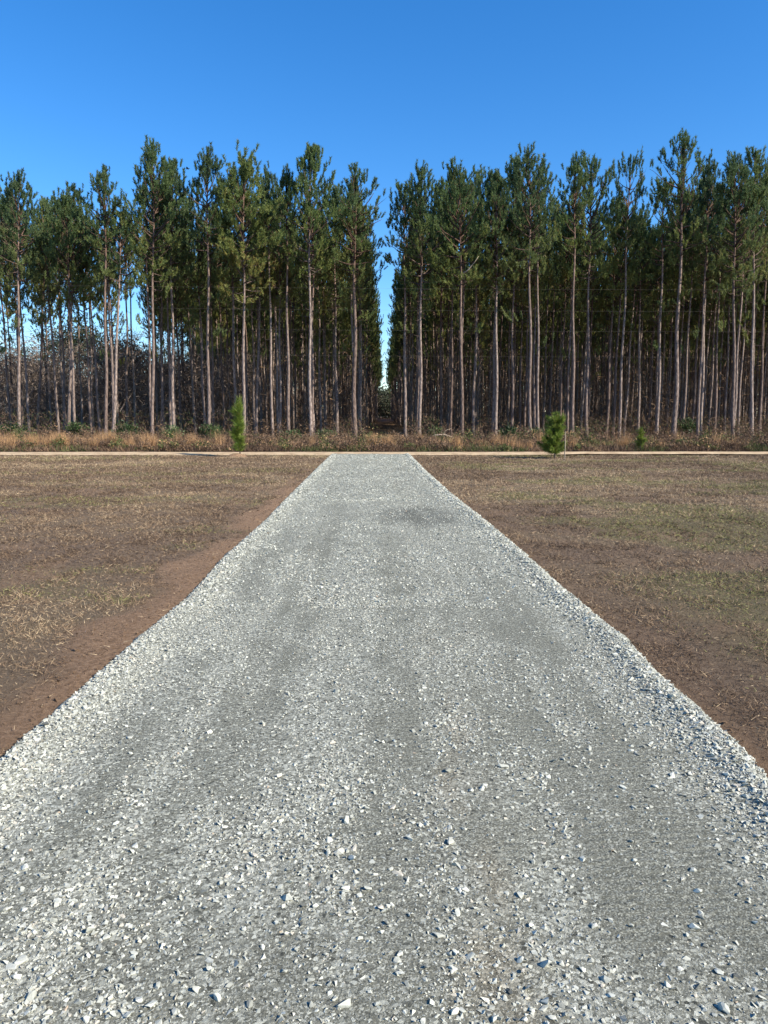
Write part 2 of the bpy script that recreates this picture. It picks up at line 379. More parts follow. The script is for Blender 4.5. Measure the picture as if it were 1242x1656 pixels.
us = np.unique(np.r_[np.linspace(-1.03, -0.8, 16), np.linspace(-0.8, 0.8, 61), np.linspace(0.8, 1.03, 16)])
dys = np.unique(np.r_[np.linspace(-6, 1, 15), np.arange(1, 7, 0.04), np.arange(7, y_end + 0.01, 0.1)])
U, Y = np.meshgrid(us, dys)
edge = 0.026 * (fbm(Y * 4, U * 0, 61, 4) - 0.5) * np.sign(U) * sstep(0.8, 1.0, np.abs(U)) * 2
X = u2x(U + edge, Y); Z = drive_z(u2x(U, Y), Y)
Z = np.maximum(Z, 0.02 * sstep(28.5, 29, Y) * 0 - 0.05) + 0.012 * sstep(28.6, 29.2, Y) * (np.abs(U) < 0.99)
v = np.stack([X, Y, Z], -1).reshape(-1, 3); nx = len(us)
i = (np.arange(len(dys) - 1)[:, None] * nx + np.arange(nx - 1)[None]).ravel()
uu, yy = U.ravel(), Y.ravel()
put('gravel_drive', mesh('gravel_drive', v, np.stack([i, i + 1, i + nx + 1, i + nx], -1),
    {'damp': damp_f(uu, yy), 'stain': stain_f(v[:, 0], yy), 'earth': earth_f(uu, yy)}, True), BED, kind='structure')

# ------------------------------------------------------------------ loose gravel
def stone_mesh(npts, seed, flat=0.45):
    rg = np.random.default_rng(seed); bm = bmesh.new()
    p = unit(rg.normal(size=(npts, 3))) * rg.uniform(0.75, 1.0, (npts, 1)) * np.array([1.0, rg.uniform(0.55, 0.85), flat * rg.uniform(0.7, 1.1)])
    for q in p: bm.verts.new(q)
    r = bmesh.ops.convex_hull(bm, input=bm.verts)
    bmesh.ops.delete(bm, geom=[g for g in r['geom_interior'] if isinstance(g, bmesh.types.BMVert)], context='VERTS')
    bmesh.ops.triangulate(bm, faces=bm.faces)
    bmesh.ops.recalc_face_normals(bm, faces=bm.faces)
    bm.verts.index_update(); v = np.array([q.co[:] for q in bm.verts]); f = np.array([[q.index for q in fc.verts] for fc in bm.faces]); bm.free()
    return v, f
ST_HI = [stone_mesh(11, 100 + k) for k in range(10)]
ST_LO = [stone_mesh(7, 200 + k) for k in range(14)]
ST_MIN = [stone_mesh(6, 300 + k) for k in range(18)]

def scatter_stones(acc, x, y, r, lib, rg, sink=0.35, tone=None):
    n = len(x); z = drive_z(x, y); k = rg.integers(0, len(lib), n)
    if tone is None:
        tone = np.clip(rg.normal(0.64, 0.19, n), 0.06, 0.95); q = rg.random(n)
        tone[q < 0.03] = rg.uniform(0.02, 0.12, (q < 0.03).sum()); tone[q > 0.997] = 1.0
    az = rg.uniform(0, 6.283, n); ti = rg.normal(0, 0.35, n); ro = rg.normal(0, 0.35, n)
    ca, sa, ct, s_t, cr, sr = np.cos(az), np.sin(az), np.cos(ti), np.sin(ti), np.cos(ro), np.sin(ro)
    M = np.empty((n, 3, 3))
    M[:, 0, 0] = ca * ct; M[:, 0, 1] = ca * s_t * sr - sa * cr; M[:, 0, 2] = ca * s_t * cr + sa * sr
    M[:, 1, 0] = sa * ct; M[:, 1, 1] = sa * s_t * sr + ca * cr; M[:, 1, 2] = sa * s_t * cr - ca * sr
    M[:, 2, 0] = -s_t; M[:, 2, 1] = ct * sr; M[:, 2, 2] = ct * cr
    for j, (sv, sf) in enumerate(lib):
        m = np.where(k == j)[0]
        if not len(m): continue
        vv = np.einsum('nij,vj->nvi', M[m], sv) * r[m][:, None, None]
        vv += np.stack([x[m], y[m], z[m] + r[m] * (0.5 - sink * rg.uniform(0.4, 1.5, len(m)))], -1)[:, None]
        ff = (np.arange(len(m))[:, None, None] * len(sv) + sf[None]).reshape(-1, 3)
        acc.add(vv.reshape(-1, 3), ff, np.repeat(tone[m], len(sv)))

def gravel(n, y0, y1, rmed, rsig, lib, seed, ypow=0.0):
    rg = np.random.default_rng(seed); acc = Acc(); got = 0
    while got < n:
        k = 40000
        y = y0 + (y1 - y0) * rg.random(k) ** (1 + ypow); u = rg.uniform(-0.99, 0.99, k)
        x = u2x(u, y); ok = np.abs(x) < 0.56 * y + 0.5
        d = damp_f(u, y); p = np.clip(1.0 - 0.85 * d, 0.07, 1) * (0.35 + 0.65 * sstep(0.3, 0.6, fbm(x * 2.2, y * 1.1, 71, 3)) + 0.9 * sstep(0.72, 0.85, np.abs(u)))
        p = p * (1 - 0.6 * stain_f(x, y))
        ok &= rg.random(k) * 1.3 < p
        u, x, y, d = u[ok], x[ok], y[ok], d[ok]
        r = rmed * np.exp(rg.normal(0, rsig, len(x))) * (1 + 0.35 * sstep(0.8, 0.93, np.abs(u)))
        r = np.minimum(r, rmed * 2.8); m = min(len(x), n - got)
        scatter_stones(acc, x[:m], y[:m], r[:m], lib, rg, 0.5); got += m
    return acc
acc = gravel(92000, 1.3, 6.2, 0.0061, 0.55, ST_MIN, 1, 0.35)
a0 = gravel(5500, 1.3, 5.0, 0.0115, 0.35, ST_HI, 4, 0.2)
a2 = gravel(44000, 6.0, 14.0, 0.0110, 0.42, ST_MIN, 2, 0.3)
a3 = gravel(36000, 13.5, 29.2, 0.0165, 0.38, ST_MIN, 3, 0.1)
rg = np.random.default_rng(17)
edge_acc = Acc()                                            # spilled stones heaped along both edges
for sgn, n, wsd in ((1, 9000, 0.055), (-1, 7000, 0.035)):
    y = 1.8 + 27.4 * rg.random(n) ** 1.25; u = sgn * (0.955 + rg.normal(0, wsd, n) + 0.05 * (fbm(y * 3.1, y * 0 + sgn, 83, 3) - 0.5)); u = np.where(rg.random(n) < 0.06, sgn * (1 + np.abs(rg.normal(0, 0.15, n))), u); x = u2x(u, y)
    u = np.where(np.abs(u) > 1.0, np.sign(u) * (1.0 + (np.abs(u) - 1.0) * 0.7), u); x = u2x(u, y)
    r = (0.010 + 0.0006 * y) * np.exp(np.clip(rg.normal(0, 0.4, n), -1, 0.55)) * (1.15 if sgn > 0 else 1.0)
    scatter_stones(edge_acc, x, y, r, ST_LO, rg, 0.3)
    zz = edge_acc.v
for nm, a in (('gravel', acc), ('gravel', a0), ('gravel', a2), ('gravel', a3), ('gravel', edge_acc)):
    put(nm, a.mesh(nm), STONE, kind='stuff')

# conspicuous single stones
ROCKS = [  # px, py, size in px, tone, label
 (736, 1642, 17, .88, 'tall pale stone at the bottom middle of the gravel'),
 (352, 1616, 17, .85, 'blocky pale stone with a black shadow near the bottom of the gravel, left of centre'),
 (404, 1627, 14, .30, 'dark grey stone beside the blocky pale stone near the bottom of the gravel'),
 (447, 1495, 11, .85, 'upright white stone left of centre in the lower gravel'),
 (540, 1305, 11, .80, 'small blocky light stone standing clear in the middle of the gravel'),
 (348, 1298, 9, .82, 'small rounded pale stone in the left gravel, level with the blocky middle one'),
 (660, 1331, 11, .05, 'blackish stone with a pale stone at its side in the middle gravel'),
 (668, 1334, 8, .80, 'pale stone touching the blackish stone in the middle gravel'),
 (612, 1352, 11, .75, 'light wedge stone just below the middle of the gravel drive'),
 (635, 1467, 10, .85, 'flat white stone on bare grey fines in the lower middle gravel'),
 (840, 1557, 16, .85, 'long flat white stone lying level in the lower gravel, right of centre'),
 (732, 1572, 15, .78, 'broad pale stone among loose chips in the lower middle gravel'),
 (800, 1652, 17, .80, 'wide pale stone cut by the bottom edge of the photo'),
 (893, 1649, 14, .75, 'squat light stone at the bottom edge, right of the wide pale one'),
 (825, 1608, 13, .03, 'almost black stone in the lower gravel right of centre'),
 (1128, 1441, 15, .85, 'long upright splinter of pale stone casting a black shadow on smooth grey fines'),
 (1124, 1498, 17, .88, 'pointed white slab lying on the smooth fines at right below the splinter'),
 (960, 1497, 15, .72, 'jagged light stone pair in loose chips right of centre'),
 (942, 1388, 13, .80, 'tilted pale chip right of centre above the jagged pair'),
 (1026, 1390, 10, .78, 'pale rounded stone on grey fines, right of the tilted chip'),
 (1120, 1407, 13, .70, 'lumpy grey stone on the smooth fines above the long splinter'),
 (1207, 1390, 12, .82, 'white stone in a groove by the right side of the photo'),
 (1078, 1593, 13, .86, 'small white triangular stone in loose chips at lower right'),
 (1163, 1570, 14, .82, 'flat light stone at lower right with bare fines above it'),
 (1170, 1630, 20, .72, 'large flat grey stone near the lower right corner'),
 (1127, 1595, 14, .08, 'dark slate stone next to the triangular white stone at lower right'),
 (1021, 1214, 10, .85, 'bright stone on the dark compacted strip at right'),
 (1060, 1272, 11, .80, 'pale stone lower on the dark compacted strip, nearer the right edge'),
 (886, 1125, 9, .85, 'white chip at the top of the dark compacted strip'),
 (966, 1178, 9, .78, 'small pale stone with a dark partner on the dark compacted strip'),
 (638, 1201, 9, .80, 'lone rounded light stone in the middle of the drive'),
 (582, 1191, 12, .90, 'bright white stone with a dark base, upper middle of the near gravel'),
 (40, 1405, 15, .92, 'large white stone at the far left of the near gravel'),
 (94, 1460, 14, .86, 'pale broad stone below the large white stone at far left'),
 (28, 1582, 15, .84, 'white stone low down by the left side of the photo'),
 (173, 1517, 15, .74, 'rounded grey-white stone in the lower left gravel'),
 (255, 1597, 14, .62, 'grey stone with a dark flank in the lower left gravel'),
 (225, 1618, 14, .84, 'long white stone to the left of the grey stone with a dark flank'),
 (212, 1219, 9, .82, 'pale stone in the left half of the drive near the left edge'),
 (946, 984, 9, .80, 'pale stone sitting proud on the right edge berm'),
 (964, 992, 8, .78, 'stone rolled off the right berm onto brown grass'),
 (901, 940, 8, .85, 'white stone farthest along the right edge berm'),
 (1088, 1097, 8, .45, 'grey stone lying on brown grass beyond the right edge berm'),
 (30, 1198, 9, .90, 'white stone spilled on the red dirt at the left edge'),
 (39, 1203, 8, .88, 'smaller white stone right beside the one spilled at the left edge'),
]
rg = np.random.default_rng(23)
for (px, py, s, tn, lb) in ROCKS:
    x, y = pix(px, py, 0.04); rr = 0.5 * s / F * math.hypot(y, CAMH) * 1.08
    sv, sf = stone_mesh(17, int(px * 7 + py), 0.55); z = float(drive_z(np.array(x), np.array(y)))
    z = max(z, float(field_z(np.array(x), np.array(y))))
    st_ = put('loose_stone', mesh('loose_stone', sv * rr, sf, {'tone': np.full(len(sv), tn * 0.94)}), STONE)
    st_.location = (x, y, z + rr * 0.2); st_.rotation_euler = (rg.normal(0, 0.22), rg.normal(0, 0.22) + 0.12, rg.uniform(0, 6.28))
    tag(st_, lb, 'stone', 'conspicuous loose stones on the gravel')

# ------------------------------------------------------------------ turf blades and litter
rg = np.random.default_rng(31)
n = 940000
y = rg.uniform(1.6, 29.0, n); x = rg.uniform(-1, 1, n) * (0.55 * y + 2.6); u = uco(x, y)
ok = np.abs(u) > 0.985; x, y = x[ok], y[ok]
di, gr, st = field_mix(x, y)
p = np.clip(0.85 - 0.9 * di + 0.2 * gr, 0.06, 1) * np.clip(0.5 + 0.7 * sstep(0.40, 0.62, fbm(x * 4, y * 3, 33, 3)), 0, 1)
ok = rg.random(len(x)) < p; x, y, di, gr, st = x[ok], y[ok], di[ok], gr[ok], st[ok]; n = len(x)
tone = np.clip(rg.normal(0.27, 0.2, n) + 0.33 * st, 0.0, 0.795)
isg = rg.random(n) < gr * 0.75; tone[isg] = rg.uniform(0.82, 1.0, isg.sum())
el = np.abs(rg.normal(0.25, 0.45, n)) + 0.05; az = rg.uniform(0, 6.283, n)
D = np.stack([np.cos(az) * np.cos(el), np.sin(az) * np.cos(el), np.sin(el)], -1)
L = rg.uniform(0.018, 0.055, n) * (0.7 + 0.75 * sstep(0.45, 0.7, fbm(x * 4, y * 3, 33, 3))) * (1 + 0.02 * y); Wd = 0.0019 + 0.00058 * y
v, f = blades(np.stack([x, y, np.maximum(field_z(x, y), np.where(np.abs(uco(x, y)) < 1.03, drive_z(x, y), -1)) + 0.002], -1), D, L, Wd, rg)
put('dry_grass', mesh('dry_grass', v, f, {'tone': np.repeat(tone, 3)}), GRASS, kind='stuff')
n = 60000                                                   # crumbled earth on the bare strips
y = 3.0 + 18 * rg.random(n) ** 1.4; x = rg.uniform(-1, 1, n) * (0.55 * y + 1); u = uco(x, y); di = field_mix(x, y)[0]
ok = (np.abs(u) > 1.0) & (rg.random(n) < 0.15 * (x < 0) + di); x, y = x[ok], y[ok]
zkeep = drive_z; drive_z = field_z; crumb = Acc(); scatter_stones(crumb, x, y, 0.006 * np.exp(rg.normal(0, 0.5, len(x))) * (1 + 0.05 * y), ST_MIN, rg, 0.4, np.zeros(len(x))); drive_z = zkeep
cm_ = crumb.mesh('dirt_crumbs')
for an, av in (('dirt', 1.0), ('green', 0.0), ('straw', 0.0)):
    at = cm_.attributes.new(an, 'FLOAT', 'POINT'); at.data.foreach_set('value', np.full(len(cm_.vertices), av, np.float32))
put('dirt_crumbs', cm_, SOIL, kind='stuff')
# fallen straw, twig bits and pale leaf scraps
n = 9000
y = 3.0 + 25 * rg.random(n) ** 1.3; x = rg.uniform(-1, 1, n) * (0.55 * y + 1); ok = np.abs(uco(x, y)) > 1.0; x, y = x[ok], y[ok]; n = len(x)
az = rg.uniform(0, 6.283, n); el = rg.uniform(-0.05, 0.25, n)
v, f = blades(np.stack([x, y, field_z(x, y) + 0.012], -1), np.stack([np.cos(az) * np.cos(el), np.sin(az) * np.cos(el), np.sin(el)], -1), rg.uniform(0.015, 0.06, n), 0.0028 + 0.0004 * y, rg)
put('straw_litter', mesh('straw_litter', v, f, {'tone': np.repeat(rg.choice([0.0, 0.1, 0.7, 0.79], n), 3)}), GRASS, kind='stuff')

# ------------------------------------------------------------------ pines
HREF = 17.0
def make_pine(seed, cs=0.55, width=1.9, dens=1.0, olive=0.0, top=0.75, lean=0.12):
    cs = cs + 0.04
    rg = np.random.default_rng(seed); tr, cr = Acc(), Acc(); H = HREF
    zs = np.linspace(0, H, 22); ph = rg.uniform(0, 6.28, 4)
    wob = lambda z: np.stack([lean * 0.35 * np.sin(z / H * 3.0 + ph[0]) + 0.05 * np.sin(z * 0.9 + ph[1]), lean * 0.35 * np.sin(z / H * 2.4 + ph[2]) + 0.05 * np.sin(z * 0.8 + ph[3]), np.asarray(z, float)], -1)
    base0 = wob(np.array([0.0]))[0] * np.array([1, 1, 0]); axis = lambda z: wob(np.asarray(z, float)) - base0
    rad = 0.155 * (1 - 0.78 * (zs / H)) * (1 + 0.35 * np.exp(-zs / 0.35)); rad[-1] = 0.012
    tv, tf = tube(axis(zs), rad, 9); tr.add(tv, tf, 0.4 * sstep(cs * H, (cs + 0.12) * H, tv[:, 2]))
    TP, TD, TL, TT = [], [], [], []
    def limb(p0, az, el, L, r, tufts, t):
        k = 5; s = np.linspace(0, 1, k); d = np.array([math.cos(az) * math.cos(el), math.sin(az) * math.cos(el), math.sin(el)])
        pts = p0 + d * L * s[:, None] + np.array([0, 0, 1]) * (L * 0.22 * s ** 2)[:, None] + rg.normal(0, 0.03 * L, (k, 3)) * s[:, None]
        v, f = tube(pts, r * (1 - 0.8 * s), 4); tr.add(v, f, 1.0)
        if not tufts: return
        nb = max(2, int(L * (2.5 + 1.1 * t) * dens + rg.random()))
        for q in range(nb):
            s0 = rg.uniform(0.3, 1.0) if q else 1.0
            p = np.array([np.interp(s0, s, pts[:, c]) for c in range(3)])
            aa = az + rg.normal(0, 0.8); ee = el + 0.35 + rg.normal(0, 0.35); ln = rg.uniform(0.15, 0.5) * L ** 0.5 * (1.1 - 0.5 * s0)
            dd = np.array([math.cos(aa) * math.cos(ee), math.sin(aa) * math.cos(ee), math.sin(ee)])
            e = p + dd * ln
            if ln > 0.25:
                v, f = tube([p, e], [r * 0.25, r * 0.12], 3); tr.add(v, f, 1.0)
            for w in range(rg.integers(1, 3)):
                TP.append(e + rg.normal(0, 0.2, 3) * (w > 0)); TD.append(unit(dd * 0.6 + np.array([0, 0, 0.95]) + rg.normal(0, 0.22, 3)))
                TL.append(rg.uniform(0.35, 0.62)); TT.append(t)
    z = cs * H; zc = z
    while z < H - 0.35:
        t = (z - zc) / (H - zc)
        prof = (0.45 + 0.55 * t / 0.38) if t < 0.38 else max(0.12, (1 - ((t - 0.38) / 0.62) ** 1.1)) ** top
        keep = 0.62 + 0.38 * sstep(0.0, 0.3, t)
        a0 = rg.uniform(0, 6.28)
        for q in range(rg.integers(2, 5) + int(2 * t)):
            if rg.random() > keep * (0.6 + 0.4 * dens): continue
            Lb = width * prof * rg.uniform(0.55, 1.2); el = R(-8 + 70 * t) + rg.normal(0, 0.2)
            limb(axis([z + rg.uniform(-0.15, 0.15)])[0], a0 + q * 2.1 + rg.normal(0, 0.4), el, Lb, 0.018 + 0.02 * Lb, True, t)
        z += rg.uniform(0.26, 0.46)
    for q in range(rg.integers(6, 12)):                      # bare or dying limbs under the crown
        zz = rg.uniform(0.34, cs + 0.03) * H
        limb(axis([zz])[0], rg.uniform(0, 6.28), rg.uniform(-0.35, 0.4), rg.uniform(0.35, 1.3), 0.016, rg.random() < 0.12, 0.0)
    tp = axis([H])[0]
    for q in range(5):
        TP.append(tp - np.array([0, 0, 0.12 + 0.26 * q])); TD.append(unit(np.array([0, 0, 1.0]) + rg.normal(0, 0.08, 3))); TL.append(0.42); TT.append(1.0)
    TP, TD, TL, TT = map(np.array, (TP, TD, TL, TT)); nn = 50
    n = len(TP); P = np.repeat(TP, nn, 0); D = np.repeat(TD, nn, 0); s = rg.random((n * nn, 1))
    Rr = rg.normal(size=(n * nn, 3)); Rr = unit(Rr - D * (Rr * D).sum(1, keepdims=True))
    a = rg.uniform(0.5, 1.2, (n * nn, 1)); nd_ = unit(D * a + Rr * rg.uniform(0.5, 1.0, (n * nn, 1)))
    v, f = blades(P + D * s * np.repeat(TL, nn)[:, None], nd_, rg.uniform(0.14, 0.22, n * nn), 0.042, rg)
    tone = np.repeat(np.clip(0.42 - 0.25 * TT + olive + rg.normal(0, 0.1, n) + 0.25 * (TT < 0.3), 0, 0.9), nn) + rg.normal(0, 0.06, n * nn)
    tone[rg.random(n * nn) < 0.02] = 1.0
    cr.add(v, f, np.repeat(np.clip(tone, 0, 1), 3))
    return tr.mesh('trunk', True), cr.mesh('crown')

SPEC = [  # crown start, width, density, olive, top
 (0.56, 1.9, 1.0, 0.0, 0.75), (0.50, 2.1, 1.1, 0.05, 0.8), (0.60, 1.8, 1.0, -0.05, 0.7), (0.47, 2.0, 1.25, 0.30, 0.7),
 (0.62, 1.5, 0.85, 0.0, 0.7), (0.54, 2.2, 1.15, 0.02, 0.85), (0.58, 2.1, 0.85, 0.0, 0.6), (0.52, 1.7, 1.1, 0.15, 0.7),
 (0.64, 2.0, 0.95, -0.05, 0.65), (0.50, 1.8, 1.2, 0.22, 0.75), (0.57, 2.3, 0.9, 0.0, 0.55), (0.60, 1.6, 1.05, 0.08, 0.8),
 (0.66, 1.8, 0.8, 0.0, 0.6), (0.53, 2.0, 1.0, 0.1, 0.9), (0.45, 1.9, 1.15, 0.26, 0.8), (0.63, 1.9, 0.85, -0.03, 0.7)]
VARS = [make_pine(500 + k, *s) for k, s in enumerate(SPEC)]
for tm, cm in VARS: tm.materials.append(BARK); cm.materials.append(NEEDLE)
proto = {}
def place_pine(x, y, h, k, label, rot, wscale=1.0, tilt=(0, 0), group='pines of the plantation', girth=1.0):
    t = thing('pine_tree', label, 'pine tree', (x, y, 0), group)
    if k not in proto:
        proto[k] = (put('trunk', VARS[k][0]), put('crown', VARS[k][1])); parts = proto[k]
    else:
        parts = []
        for s in proto[k]:
            c = s.copy(); C.objects.link(c); parts.append(c)
    parts[0].scale = (girth / wscale, girth / wscale, 1)
    for c in parts: c.parent = t
    t.scale = (wscale, wscale, h / HREF); t.rotation_euler = (Matrix.Rotation(tilt[1], 3, 'Y') @ Matrix.Rotation(tilt[0], 3, 'X') @ Matrix.Rotation(rot, 3, 'Z')).to_euler()
    return t

HERO = [  # base px, top px, top py, distance, spec, crown half width px, label
 (-14, 0, 322, 47, 2, 36, 'pine cut by the left side of the photo, at the forest edge'),
 (34, 29, 279, 45, 0, 36, 'tall pine with a dark straight trunk, leftmost full tree of the forest edge'),
 (64, 76, 318, 52, 7, 32, 'lower pine tucked just right of the leftmost full tree'),
 (113, 121, 312, 47, 8, 40, 'pine with a broad flat dark crown, left of the twin trunks'),
 (173, 170, 286, 43, 8, 38, 'straight tree of the twin trunks at the left forest edge, dark crown'),
 (184, 196, 340, 43.4, 4, 24, 'slim partner of the twin trunks, leaning against it above'),
 (207, 205, 372, 53, 12, 24, 'short thin pine standing in the dip left of the tallest left pine'),
 (248, 249, 234, 44, 1, 46, 'tallest pine left of the gap, steep crown, dip in the treetops to its left'),
 (263, 262, 300, 50, 11, 32, 'pine half hidden behind the tallest left pine'),
 (283, 279, 262, 46, 5, 36, 'pine whose top shows over the right shoulder of the tallest left pine'),
 (338, 337, 253, 44, 2, 38, 'pine with pale trunk and round dark top, left of the olive pine'),
 (383, 371, 300, 47, 7, 34, 'pine squeezed between the round-topped pine and the olive pine'),
 (395, 396, 257, 44, 3, 50, 'broad olive-green pine behind the slim young pine'),
 (415, 427, 300, 49, 14, 36, 'olive pine at the right shoulder of the broad olive one'),
 (468, 463, 283, 45, 4, 28, 'narrow thin-crowned pine with a pale trunk left of the spired pine'),
 (503, 503, 239, 44, 5, 48, 'spired pine, tallest near the gap on its left side'),
 (545, 541, 300, 50, 9, 34, 'pine between the spired pine and the open-crowned pine'),
 (575, 578, 283, 44, 6, 42, 'open-crowned pine at the left brink of the gap'),
 (655, 654, 312, 46, 8, 36, 'first pine at the right brink of the gap, dark crown'),
 (678, 680, 273, 44, 1, 40, 'second pine right of the gap with a dense tall crown'),
 (712, 712, 302, 52, 13, 34, 'lower pine filling in behind the second pine right of the gap'),
 (747, 742, 281, 43, 10, 36, 'pine with a bare pale limb bent out over its trunk, right of the gap'),
 (765, 777, 277, 49, 0, 34, 'pine set back just right of the pale-limbed pine'),
 (801, 801, 279, 46, 5, 38, 'pine between the pale-limbed pine and the full olive crown'),
 (826, 830, 257, 48, 14, 40, 'full olive-tinted pine at the left shoulder of the pointed pine'),
 (857, 857, 239, 42.5, 0, 36, 'pointed pine with a clean pale trunk, behind the bushy young pine'),
 (925, 930, 264, 44, 4, 30, 'slender pine with a long pale trunk right of the sky notch'),
 (947, 957, 265, 46, 10, 44, 'wide pine with spreading upper limbs right of the slender one'),
 (978, 1000, 322, 50, 11, 32, 'lower pine at the right foot of the wide spreading crown'),
 (1030, 1034, 346, 51, 7, 28, 'shortest pine of the edge, in the dip before the tallest right pine'),
 (1060, 1074, 298, 46, 15, 34, 'pine leaning right in front of the tallest right pine'),
 (1086, 1102, 232, 44, 6, 42, 'tallest pine right of the gap, dark thick trunk and open tufted crown'),
 (1130, 1144, 291, 48, 5, 38, 'pine just right of the tallest right pine with a dense crown'),
 (1152, 1166, 300, 51, 13, 34, 'pine in shade between the dense crown and the pair at the end'),
 (1183, 1190, 253, 43, 1, 40, 'left tree of the tall pair near the right side of the photo'),
 (1213, 1222, 240, 44, 9, 36, 'right tree of the tall pair near the right side of the photo'),
 (1252, 1244, 272, 46, 2, 38, 'pine cut by the right side of the photo, at the forest edge'),
]
taken = []
for (bx, tx, ty, d, k, hw, lb) in HERO:
    x0 = (bx - CX) / F * d; x1, zt = pixd(tx, ty, d)
    w = (hw / F * d) / (SPEC[k][1] * 0.98)
    place_pine(x0, d, zt - 0.3, k, lb, rng.uniform(0, 6.28), max(0.85, min(1.35, 1.12 * w)), (0, math.atan2(x1 - x0, zt)), 'pines along the forest edge', 0.70 if k != 6 else 0.95)
    taken.append((x0, d))
taken = np.array(taken)
ORD = 'first second third fourth fifth sixth seventh eighth ninth tenth eleventh twelfth thirteenth fourteenth fifteenth sixteenth seventeenth eighteenth nineteenth twentieth'.split()
def ordn(k): return ORD[k] if k < 20 else 'twenty-' + ORD[k - 20]
cand = []
for side in (-1, 1):
    for r_ in range(39):
        xr_ = 0.15 + side * (2.1 + 2.45 * r_); i_ = 0
        for q in range(72):
            y = 46.0 + 2.25 * q + rng.normal(0, 0.3); x = xr_ + rng.normal(0, 0.16)
            if y > 190 and abs(x) > 20: continue
            if abs(x) > 0.56 * y + (16 if side > 0 else 5): continue
            if np.min(np.hypot(taken[:, 0] - x, taken[:, 1] - y)) < 1.15: continue
            if rng.random() < 0.15: continue
            a = x / y
            if a < -0.30 and (y > 66 or rng.random() < 0.45): continue      # thin stand at the left end
            if -0.30 < a < -0.25 and y > 85: continue
            h = 14.9 + rng.normal(0, 0.85)
            inside = abs(x) < 0.53 * y
            cand.append((x, y, h, side, r_, i_, inside)); i_ += 1
near = sorted([c for c in cand if c[6]], key=lambda c: c[1])[:300 - len(HERO)]
nearset = set(id(c) for c in near)
for c in near:
    x, y, h, side, r_, i_, _ = c
    lb = f"pine of the {ordn(r_)} planted row {'left' if side < 0 else 'right'} of the gap, {ordn(i_)} tree deep behind the edge"
    place_pine(x, y, h, int(rng.integers(0, 16)), lb, rng.uniform(0, 6.28), (rng.uniform(0.6, 0.82) if abs(x) > 4 else 0.7), (rng.normal(0, 0.012), rng.normal(0, 0.012)), 'pines inside the plantation rows', 0.62)

# pines beyond those: one mass on points
rest = [c for c in cand if id(c) not in nearset]
pm = bpy.data.meshes.new('pine_stand'); pm.from_pydata([(c[0], c[1], 0) for c in rest], [], [])
def pattr(n, t, vals):
    a = pm.attributes.new(n, t, 'POINT'); a.data.foreach_set('vector' if t == 'FLOAT_VECTOR' else 'value', np.asarray(vals).ravel())
pattr('kind_no', 'INT', rng.integers(0, 16, len(rest)).astype(np.int32))
ws = np.where(np.abs([c[0] for c in rest]) > 4, rng.uniform(0.54, 0.74, len(rest)), 0.66)
pattr('size', 'FLOAT_VECTOR', np.stack([ws, ws, [c[2] / HREF for c in rest]], -1).astype(np.float32))
pattr('turn', 'FLOAT_VECTOR', np.stack([rng.normal(0, .012, len(rest)), rng.normal(0, .012, len(rest)), rng.uniform(0, 6.28, len(rest))], -1).astype(np.float32))
stand = put('pine_stand', pm, kind='stuff')
ng = bpy.data.node_groups.new('pine_stand', 'GeometryNodeTree')
ng.interface.new_socket('Geometry', in_out='INPUT', socket_type='NodeSocketGeometry'); ng.interface.new_socket('Geometry', in_out='OUTPUT', socket_type='NodeSocketGeometry')
gi = ng.nodes.new('NodeGroupInput'); go = ng.nodes.new('NodeGroupOutput')
jall = ng.nodes.new('GeometryNodeJoinGeometry')
for k in reversed(range(16)):
    j = ng.nodes.new('GeometryNodeJoinGeometry')
    for o in proto[k] if k in proto else proto[0]:
        oi = ng.nodes.new('GeometryNodeObjectInfo'); oi.transform_space = 'ORIGINAL'; oi.inputs['Object'].default_value = o
        ng.links.new(oi.outputs['Geometry'], j.inputs[0])
    g2i = ng.nodes.new('GeometryNodeGeometryToInstance'); ng.links.new(j.outputs[0], g2i.inputs[0]); ng.links.new(g2i.outputs[0], jall.inputs[0])
iop = ng.nodes.new('GeometryNodeInstanceOnPoints'); iop.inputs['Pick Instance'].default_value = True
def na(n, t):
    a = ng.nodes.new('GeometryNodeInputNamedAttribute'); a.data_type = t; a.inputs['Name'].default_value = n
    return [s for s in a.outputs if s.enabled and s.name == 'Attribute'][0]
e2r = ng.nodes.new('FunctionNodeEulerToRotation'); ng.links.new(na('turn', 'FLOAT_VECTOR'), e2r.inputs[0])
ng.links.new(gi.outputs[0], iop.inputs['Points']); ng.links.new(jall.outputs[0], iop.inputs['Instance'])
ng.links.new(na('kind_no', 'INT'), iop.inputs['Instance Index']); ng.links.new(e2r.outputs[0], iop.inputs['Rotation']); ng.links.new(na('size', 'FLOAT_VECTOR'), iop.inputs['Scale'])
ng.links.new(iop.outputs[0], go.inputs[0])
md = stand.modifiers.new('stand', 'NODES'); md.node_group = ng

